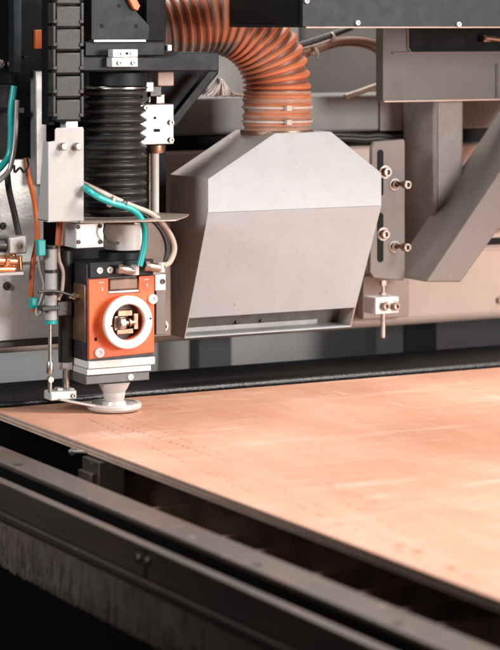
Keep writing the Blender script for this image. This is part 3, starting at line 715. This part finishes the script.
# sheet cover
Yv = -.034
t = thing('sheet_cover', 'light grey bent sheet cover with two round bolts below the cable chain', 'cover', PY(62, 222, Yv))
mb = MB(); mb.pp([(48, 222), (84, 221), (84, 129), (83, 127), (56.5, 128), (55, 130), (55, 141), (48, 142)], Yv, Yv+.0015); part('front_sheet', mb, cover_paint, t, bevel=.0008)
xL = XA(48, Yv); za, zb_ = ZA(48, 142, Yv), ZA(48, 222, Yv)
mb = MB(); mb.prism([Vector((xL, Yv+.0005, za)), Vector((xL, Yv+.0005, zb_)), Vector((xL, Yv+.026, zb_)), Vector((xL, Yv+.012, za))], (.0015, 0, 0)); part('side_flange', mb, cover_paint, t, bevel=.0004)
mb = MB(); mb.box(xL, XA(84, Yv), Yv+.0002, Yv+.03, zb_-.0002, zb_+.0012); part('bottom_flange', mb, cover_paint, t)
for q in (62, 76.5):
    c = PY(q, 146.5, Yv); mb = MB(); mb.lathe(c, (0, -1, 0), [(0, 0), (.0038, 0), (.0038, .005), (.003, .0062), (0, .0065)], 24); part('bolt', mb, bolt_st, t)

# ============================================================ LASER HEAD
Yf = -.026
t = thing('laser_head', 'orange, black and white laser cutting head with a round window ring', 'laser head', (0, 0, .001))
A = XA(89, Yf); B = XA(154.5, Yf); Yback = .014
# white top block
mb = MB(); mb.box(XA(76, -.026), XA(104, -.026), -.026, .02, ZA(90, 248, -.026), ZA(90, 223, -.026)); part('top_block', mb, alu, t, bevel=.001)
for q in ((78, 227), (78.5, 242), (100, 226), (100, 242)): bolt(q[0], q[1], -.026, 2.2, t, dark_steel, washer=False, h=.001)
mb = MB(); c = PY(125, 249, .0); mb.lathe(c, (0, 0, 1), [(0, 0), (.0215, 0), (.0215, .026), (0, .026)], 48); part('white_cylinder', mb, white, t, bevel=.001)
mb = MB(); c = PY(122, 266, .0); mb.lathe(c, (0, 0, 1), [(0, 0), (.0235, 0), (.0235, .0155), (0, .0155)], 48); part('dark_neck', mb, slate, t, bevel=.001)
mb = MB(); mb.pb(134, 148, 222, 246, -.02, .0); part('side_block', mb, alu, t, bevel=.001)
mb = MB(); mb.tube([PY(x, y, -.034) for x, y in ((106, 224), (104, 232), (108, 240), (114, 243), (119, 243))], .0012); part('small_cable', mb, cab_blk, t)
# body
zt_, zb2 = ZA(120, 262.5, Yf), ZA(120, 360, Yf)
mb = MB(); mb.box(A-.001, B, Yf+.003, Yback+.012, zb2, zt_); part('housing', mb, M('housing_black', (.03, .028, .03), .35, .2, .3, 40, .2, dirt=(.15, .11, .09), dirt_amt=.4, dscale=50), t, bevel=.0012)
mb = MB(); mb.box(A, B-.002, Yf-.002, Yf+.004, ZA(122, 276.4, Yf), ZA(122, 260.5, Yf)); part('black_cap', mb, slate, t, bevel=.0008)
# orange face with notch
mb = MB(); mb.pp([(89, 279.5), (108.5, 278), (108.5, 294), (139, 292.5), (139, 276), (154.5, 275.3), (154.5, 352.5), (89, 359.5)], Yf-.0005, Yf+.006)
of = part('front_plate', mb, orange, t, bevel=.0007)
mb = MB()
for (a, b, c_, d) in ((99, 104, 282.2, 283), (102, 103, 287, 291), (144, 149, 279, 280), (147, 148, 283, 287)): mb.pb(a, b, c_, d, Yf-.0009, Yf)
part('white_marks', mb, white, of)
# notch insert
mb = MB(); mb.pb(108.8, 138.6, 278, 290.5, Yf+.001, Yf+.008); part('notch_insert', mb, M('notch_brown', (.22, .13, .09), .4, .3, .15, 20), t, bevel=.002)
mb = MB(); mb.pb(108.8, 138.6, 290.6, 292.6, Yf-.001, Yf+.008); part('notch_strip', mb, white, t)
# window
cw = PY(128.8, 322.5, Yf-.015); R1, R2 = .0262, .0178
mb = MB(); mb.lathe(cw+Vector((0, .0146, 0)), (0, -1, 0), [(R1*.985, 0), (R1*.985, .0105), (R2, .0105), (R2, 0)], 64); part('window_barrel', mb, orange, t, bevel=0)
mb = MB(); mb.lathe(cw+Vector((0, .0040, 0)), (0, -1, 0), [(R2, -.001), (R1, -.001), (R1, .0032), (R1-.001, .004), (R2+.001, .004), (R2, .003), (R2, -.001)], 72); wr = part('window_ring', mb, white, t)
mb = MB()
for q in ((110.7, 326), (149.5, 318.5)):
    c = PY(q[0]+1.0, q[1], Yf-.015); mb.lathe(c+Vector((0, .0004, 0)), (0, -1, 0), [(0, .0006), (.0010, .0006), (.0010, 0)], 12)
part('pin_hole', mb, black, wr)
mb = MB(); mb.lathe(cw+Vector((0, .0138, 0)), (0, -1, 0), [(0, 0), (R2, 0), (R2, .0002), (0, .0002)], 48); part('window_floor', mb, M('window_dark', (.05, .028, .02), .3, .3, .4, 90), t)
fo_ = wr
def cell(dx, dz, w_, h_, d0, d1, m_, nm, bev=.0006):
    mb = MB(); mb.box(cw.x+dx-w_/2, cw.x+dx+w_/2, cw.y+d0, cw.y+d1, cw.z+dz-h_/2, cw.z+dz+h_/2); part(nm, mb, m_, wr, bevel=bev)
cell(-.001, .0085, .016, .006, .006, .013, bronze, 'inner_block')
cell(-.001, -.0095, .018, .005, .006, .013, bronze, 'inner_block')
cell(.0105, .0, .005, .016, .005, .013, bronze, 'inner_block')
cell(-.010, -.001, .004, .014, .007, .013, steel, 'inner_block')
mb = MB(); mb.cyl(cw+Vector((-.009, .004, -.001)), cw+Vector((-.003, .004, -.001)), .0062, seg=32); part('inner_roller', mb, steel, wr, bevel=.0008)
mb = MB(); mb.cyl(cw+Vector((-.003, .005, -.001)), cw+Vector((.0085, .005, -.001)), .0026, seg=24); mb.cyl(cw+Vector((.002, .005, -.001)), cw+Vector((.004, .005, -.001)), .0042, seg=24); part('inner_shaft', mb, bronze, wr)
# screws on the orange face
for q, rr in (((99, 352.5), .0050), ((152.2, 299), .0050)):
    c = PY(q[0], q[1], Yf-.0006); mb = MB(); mb.lathe(c, (0, -1, 0), [(0, 0), (rr, 0), (rr, .0022), (rr*.9, .0028), (rr*.42, .0028), (rr*.4, .0015), (0, .0014)], 32); part('round_bolt', mb, white, t)
for q in ((99.5, 270.5), (109.7, 270)):
    c = PY(q[0], q[1], Yf-.002); mb = MB(); mb.lathe(c, (0, -1, 0), [(0, 0), (.0032, 0), (.0032, .0014), (.0015, .0016), (.0014, .0006), (0, .0005)], 28); part('cap_screw', mb, white, t)
mb = MB(); mb.pb(94.5, 97, 337.5, 341, Yf-.0008, Yf); part('sensor_eye', mb, black, of)
# hose fittings
for q in ((119, 269, 134, 271), (146, 266, 160, 268.5)):
    a = PY(q[0], q[1], Yf-.010); b = PY(q[2], q[3], Yf-.012); mb = MB()
    mb.cyl(a, b, .0042, seg=24); mb.cyl(a.lerp(b, -.12), a.lerp(b, .2), .0053, seg=6); part('hose_fitting', mb, bolt_st, t, bevel=.0004)
    mb = MB(); mb.cyl(b+Vector((.001, 0, -.004)), b+Vector((.001, 0, .006)), .0042, seg=20); part('fitting_elbow', mb, M('elbow', (.5, .46, .43), .35, .2), t, bevel=.0005)
# side bronze panel on the left face
xs_ = A-.003
p1 = PX(75, 282, xs_); p2 = PX(86.5, 340, xs_)
mb = MB(); mb.box(xs_, A, Yf+.004, Yf+.034, ZA(80, 341, Yf+.02), ZA(80, 283, Yf+.02)); part('side_cover', mb, bronze, t, bevel=.0025, seg=3)
mb = MB(); c = Vector((xs_, Yf+.02, ZA(80, 296, Yf+.02))); mb.cyl(c, c+Vector((-.009, 0, 0)), .0022, seg=16); mb.cyl(c+Vector((-.003, 0, 0)), c+Vector((-.006, 0, 0)), .0034, seg=6); part('side_fitting', mb, M('brass_fit', (.75, .55, .35), .3, .8), t)
# right lug
mb = MB(); mb.box(XA(155, Yf+.003), XA(166, Yf+.003), Yf+.003, .0, ZA(160, 291, Yf), ZA(160, 275, Yf)); part('side_lug', mb, alu, t, bevel=.0008)
bolt(162.5, 281.5, Yf+.003, 2.8, t, dark_steel, washer=False, h=.001)
mb = MB(); mb.box(XA(155, 0)+.001, XA(166, 0), .0, .02, ZA(160, 335, 0), ZA(160, 275, 0)); part('side_back_plate', mb, brown_paint, t, bevel=.0008)
# lower white plates
mb = MB(); mb.box(A-.0008, B+.0002, Yf-.001, Yback+.010, ZA(122, 366.5, Yf), zb2+.0008); part('white_flange', mb, white, t, bevel=.0006)
mb = MB(); mb.box(A-.002, B-.0035, Yf+.0005, Yback+.012, ZA(122, 373, Yf), ZA(122, 367, Yf)); part('white_plate', mb, alu, t, bevel=.0006)
mb = MB(); mb.box(A-.0025, B-.0045, Yf+.002, Yback+.012, ZA(122, 382.5, Yf), ZA(122, 373.3, Yf)); part('grey_base', mb, M('grey_base', (.12, .115, .115), .4, .3, .15, 40), t, bevel=.001)
c = PY(130.5, 377, Yf+.002); mb = MB(); mb.lathe(c, (0, -1, 0), [(0, 0), (.0032, 0), (.003, .0012), (.0014, .0012), (.0013, .0005), (0, .0004)], 24); part('cap_screw', mb, alu, t)
# nozzle
nx = Vector((XA(114.0, -.014), -.014, 0)); zz0 = ZA(113, 385, 0)
mb = MB(); mb.lathe(nx, (0, 0, 1), [(0, .0095), (.0095, .0095), (.0105, .013), (.0112, .016), (.0112, .0185), (.0135, .022), (.016, .0275), (.0165, zz0+.005), (0, zz0+.005)], 48); part('nozzle_cone', mb, grey_ceramic, t, ang=30)
mb = MB(); mb.lathe(nx, (0, 0, 1), [(0, .0012), (.0255, .0012), (.0275, .0035), (.0275, .0062), (.0262, .0078), (.0235, .0080), (.0225, .0064), (.015, .0045), (.0125, .0052), (.0112, .0095), (0, .0095)], 64); part('nozzle_foot', mb, grey_ceramic, t, ang=30)
# arm from the foot to the left
a1 = nx+Vector((-.024, 0, .0055)); b1 = PY(58, 402, -.002)
mb = MB(); mb.prism([a1+Vector((0, -.010, 0)), a1+Vector((0, .010, 0)), b1+Vector((0, .006, .002)), b1+Vector((0, -.006, .002))], (0, 0, .0022)); part('foot_arm', mb, grey_ceramic, t, bevel=.0006)

# tubes
def hose_thing(name, pts, Y, r, mat, lab, cat='tube'):
    mb = MB(); P = [PY(p[0], p[1], p[2] if len(p) > 2 else Y) for p in pts]; mb.tube(P, r, 16); return part(name, mb, mat, label=lab, cat=cat)
hose_thing('teal_tube', ((82, 186, -.020), (88, 190.5), (98, 197), (112, 203), (126, 207), (137, 213), (143.5, 224), (145, 238), (143, 252), (139.5, 266)), -.046, .0031, teal, 'bright teal air tube curving down the front of the laser head')
hose_thing('beige_tube', ((82, 183, -.018), (100, 192), (118, 200), (135, 207), (152, 214), (163, 224), (172, 238), (174.5, 250), (170, 262), (164, 266)), -.040, .0027, beige, 'beige tube curving beside the teal one to the right fitting')
hose_thing('black_tube', ((84, 183, -.02), (104, 192), (120, 202), (136, 210), (154, 222), (164, 236), (167, 250), (165, 262)), -.036, .0022, cab_blk, 'thin black tube running between the teal and beige tubes')
for (x, y, m_, lab) in ((111, 201.5, beige, 'pale cable tie holding the teal and black tubes'), (123.5, 205, cab_blk, 'black cable tie holding the teal tube above the shield plate')):
    c = PY(x, y, -.043); mb = MB(); ax = Vector((1, 0, -.45)); mb.lathe(c, ax, [(.0052, -.0011), (.006, -.0011), (.006, .0011), (.0052, .0011), (.0052, -.0011)], 24); part('tube_tie', mb, m_, label=lab, cat='cable tie')

# ============================================================ LEFT CLUSTER
Ycy = .0
t = thing('air_cylinder', 'slim grey air cylinder with teal end caps left of the laser head', 'cylinder', PY(51, 402, Ycy))
mb = MB(); mb.cyl(PY(51, 320, Ycy), PY(51, 246, Ycy), .0058); part('barrel', mb, cover_paint, t, bevel=.0005)
mb = MB(); mb.cyl(PY(51, 323.5, Ycy), PY(51, 320.2, Ycy), .0061); part('end_cap', mb, teal, t)
mb = MB(); mb.pb(38.5, 46, 240, 256, Ycy-.008, Ycy); part('top_valve', mb, teal, t, bevel=.001)
for y in (247, 271, 293): 
    mb = MB(); mb.lathe(PY(51, y, Ycy), (0, 0, 1), [(.0060, -.0016), (.0068, -.0016), (.0068, .0016), (.006, .0016)], 28); part('clamp_band', mb, cab_blk, t)
mb = MB(); mb.pb(42, 60, 306, 311, Ycy-.008, Ycy+.006); part('sensor_clamp', mb, cab_blk, t, bevel=.001)
mb = MB(); mb.cyl(PY(50, 365, Ycy), PY(50, 323, Ycy), .0019); part('piston_rod', mb, steel, t)
mb = MB(); c = PY(50, 374, Ycy); mb.lathe(c, (0, 0, 1), [(0, 0), (.0025, 0), (.0036, .002), (.0036, .011), (.0028, .0125), (0, .0125)], 12); part('coupling', mb, steel, t)
mb = MB(); mb.cyl(PY(50, 392, Ycy), PY(50, 376, Ycy), .0022); mb.lathe(PY(50, 379.5, Ycy), (0, -1, 0), [(0, -.003), (.0028, -.003), (.0028, .003), (0, .003)], 16); part('rod_eye', mb, steel, t)
Y2 = .0
t = thing('black_cylinder', 'black cylinder with a worn white tip beside the laser head', 'cylinder', PY(66, 402, Y2))
mb = MB(); mb.cyl(PY(65.5, 362, Y2+.012), PY(65.5, 250, Y2+.012), .0072); part('barrel', mb, cab_blk, t, bevel=.0005)
mb = MB(); mb.cyl(PY(65.5, 369, Y2+.012), PY(65.5, 361.5, Y2+.012), .0071); part('worn_tip', mb, alu, t, bevel=.0008)
mb = MB(); mb.pb(57, 72, 301, 316, Y2, Y2+.01); part('collar_clamp', mb, dark_steel, t, bevel=.001)
mb = MB(); mb.cyl(PY(66, 392, Y2+.008), PY(66, 368, Y2+.008), .0035); part('rod', mb, steel, t)
mb = MB(); mb.pb(51, 77, 391, 400, Y2-.004, Y2+.014); mb.pb(58, 64, 388, 391.2, Y2, Y2+.01); mb.pb(70, 75, 388, 391.2, Y2, Y2+.01); part('foot_block', mb, alu, t, bevel=.0012)
for q in (73,): bolt(q, 395.5, Y2-.004, 2.2, t, bolt_st, washer=False)
# brass valve
t = thing('brass_valve', 'steel cube valve with brass pipe fittings at the far left edge', 'valve', PY(12, 275, .02))
mb = MB(); mb.pb(9, 27, 236, 254, .02, .045); part('cube_body', mb, inner_steel, t, bevel=.0015)
mb = MB(); mb.cyl(PY(10, 245, .03), PY(-6, 245, .03), .007, seg=24); part('stub', mb, dark_steel, t)
bolt(20, 246, .02, 2.4, t, bolt_st, washer=False)
br = M('copper_brass', (.72, .36, .2), .28, .9, .2, 60)
mb = MB(); mb.cyl(PY(-4, 260, .02), PY(16, 261, .02), .0048, seg=20); mb.cyl(PY(4, 260, .02), PY(8, 260.4, .02), .0068, seg=6); mb.cyl(PY(12, 254, .025), PY(12, 272, .025), .0042, seg=16)
mb.cyl(PY(-4, 269, .024), PY(14, 269, .024), .0045, seg=16); mb.cyl(PY(19, 256, .025), PY(20, 270, .025), .003, seg=16); part('brass_pipe', mb, br, t, bevel=.0004)
mb = MB(); mb.pb(-6, 24, 272, 276, .02, .03); part('bottom_plate', mb, inner_steel, t, bevel=.0006)
# loose cables at left
hose_thing('teal_cable', ((14, 86), (11, 110), (11, 135), (9, 155), (0, 168), (-8, 175)), .03, .0033, teal, 'teal cable hanging at the far left edge')
hose_thing('grey_cable', ((17, 100), (15, 140), (12, 160), (8, 172), (-6, 185)), .024, .0026, inner_steel, 'grey cable bundled beside the teal one at the far left')
hose_thing('black_cable', ((7, 172), (9, 190), (14, 212), (19, 236)), .035, .0032, cab_blk, 'thick black cable dropping into the cube valve')
hose_thing('orange_cable', ((26, 158), (28, 175), (33, 195), (36, 215), (37, 240), (33, 262), (31, 290), (33, 312)), .03, .0026, cab_or, 'orange cable left of the sheet cover running down past the valve')
hose_thing('orange_lead', ((60, 219), (59, 232), (58, 246)), .0, .0032, cab_or, 'short orange lead just below the sheet cover')
hose_thing('grey_lead', ((58, 246), (59, 260), (63, 272), (62, 290), (58, 300)), .0, .0020, beige, 'grey lead from the short orange one down beside the air cylinder')
hose_thing('thin_grey_wire', ((38, 250), (40, 268), (44, 285), (41, 300), (36, 312), (40, 314), (45, 300)), .01, .0016, cover_paint, 'thin grey wire looping left of the air cylinder')
hose_thing('black_wire', ((14, 165), (15, 172), (20, 168), (24, 172), (28, 166), (27, 158)), .02, .0012, cab_blk, 'thin black wire making a small loop beside the grey cable')
hose_thing('cross_cable', ((38, 292), (52, 291), (64, 293), (76, 297)), -.012, .0014, cab_blk, 'black cable crossing the air cylinder to the side fitting')
mb = MB(); mb.pb(32, 39, 298, 309, .01, .02)
part('teal_connector', mb, teal, bevel=.0008, label='small teal connector at the left of the air cylinder', cat='connector')
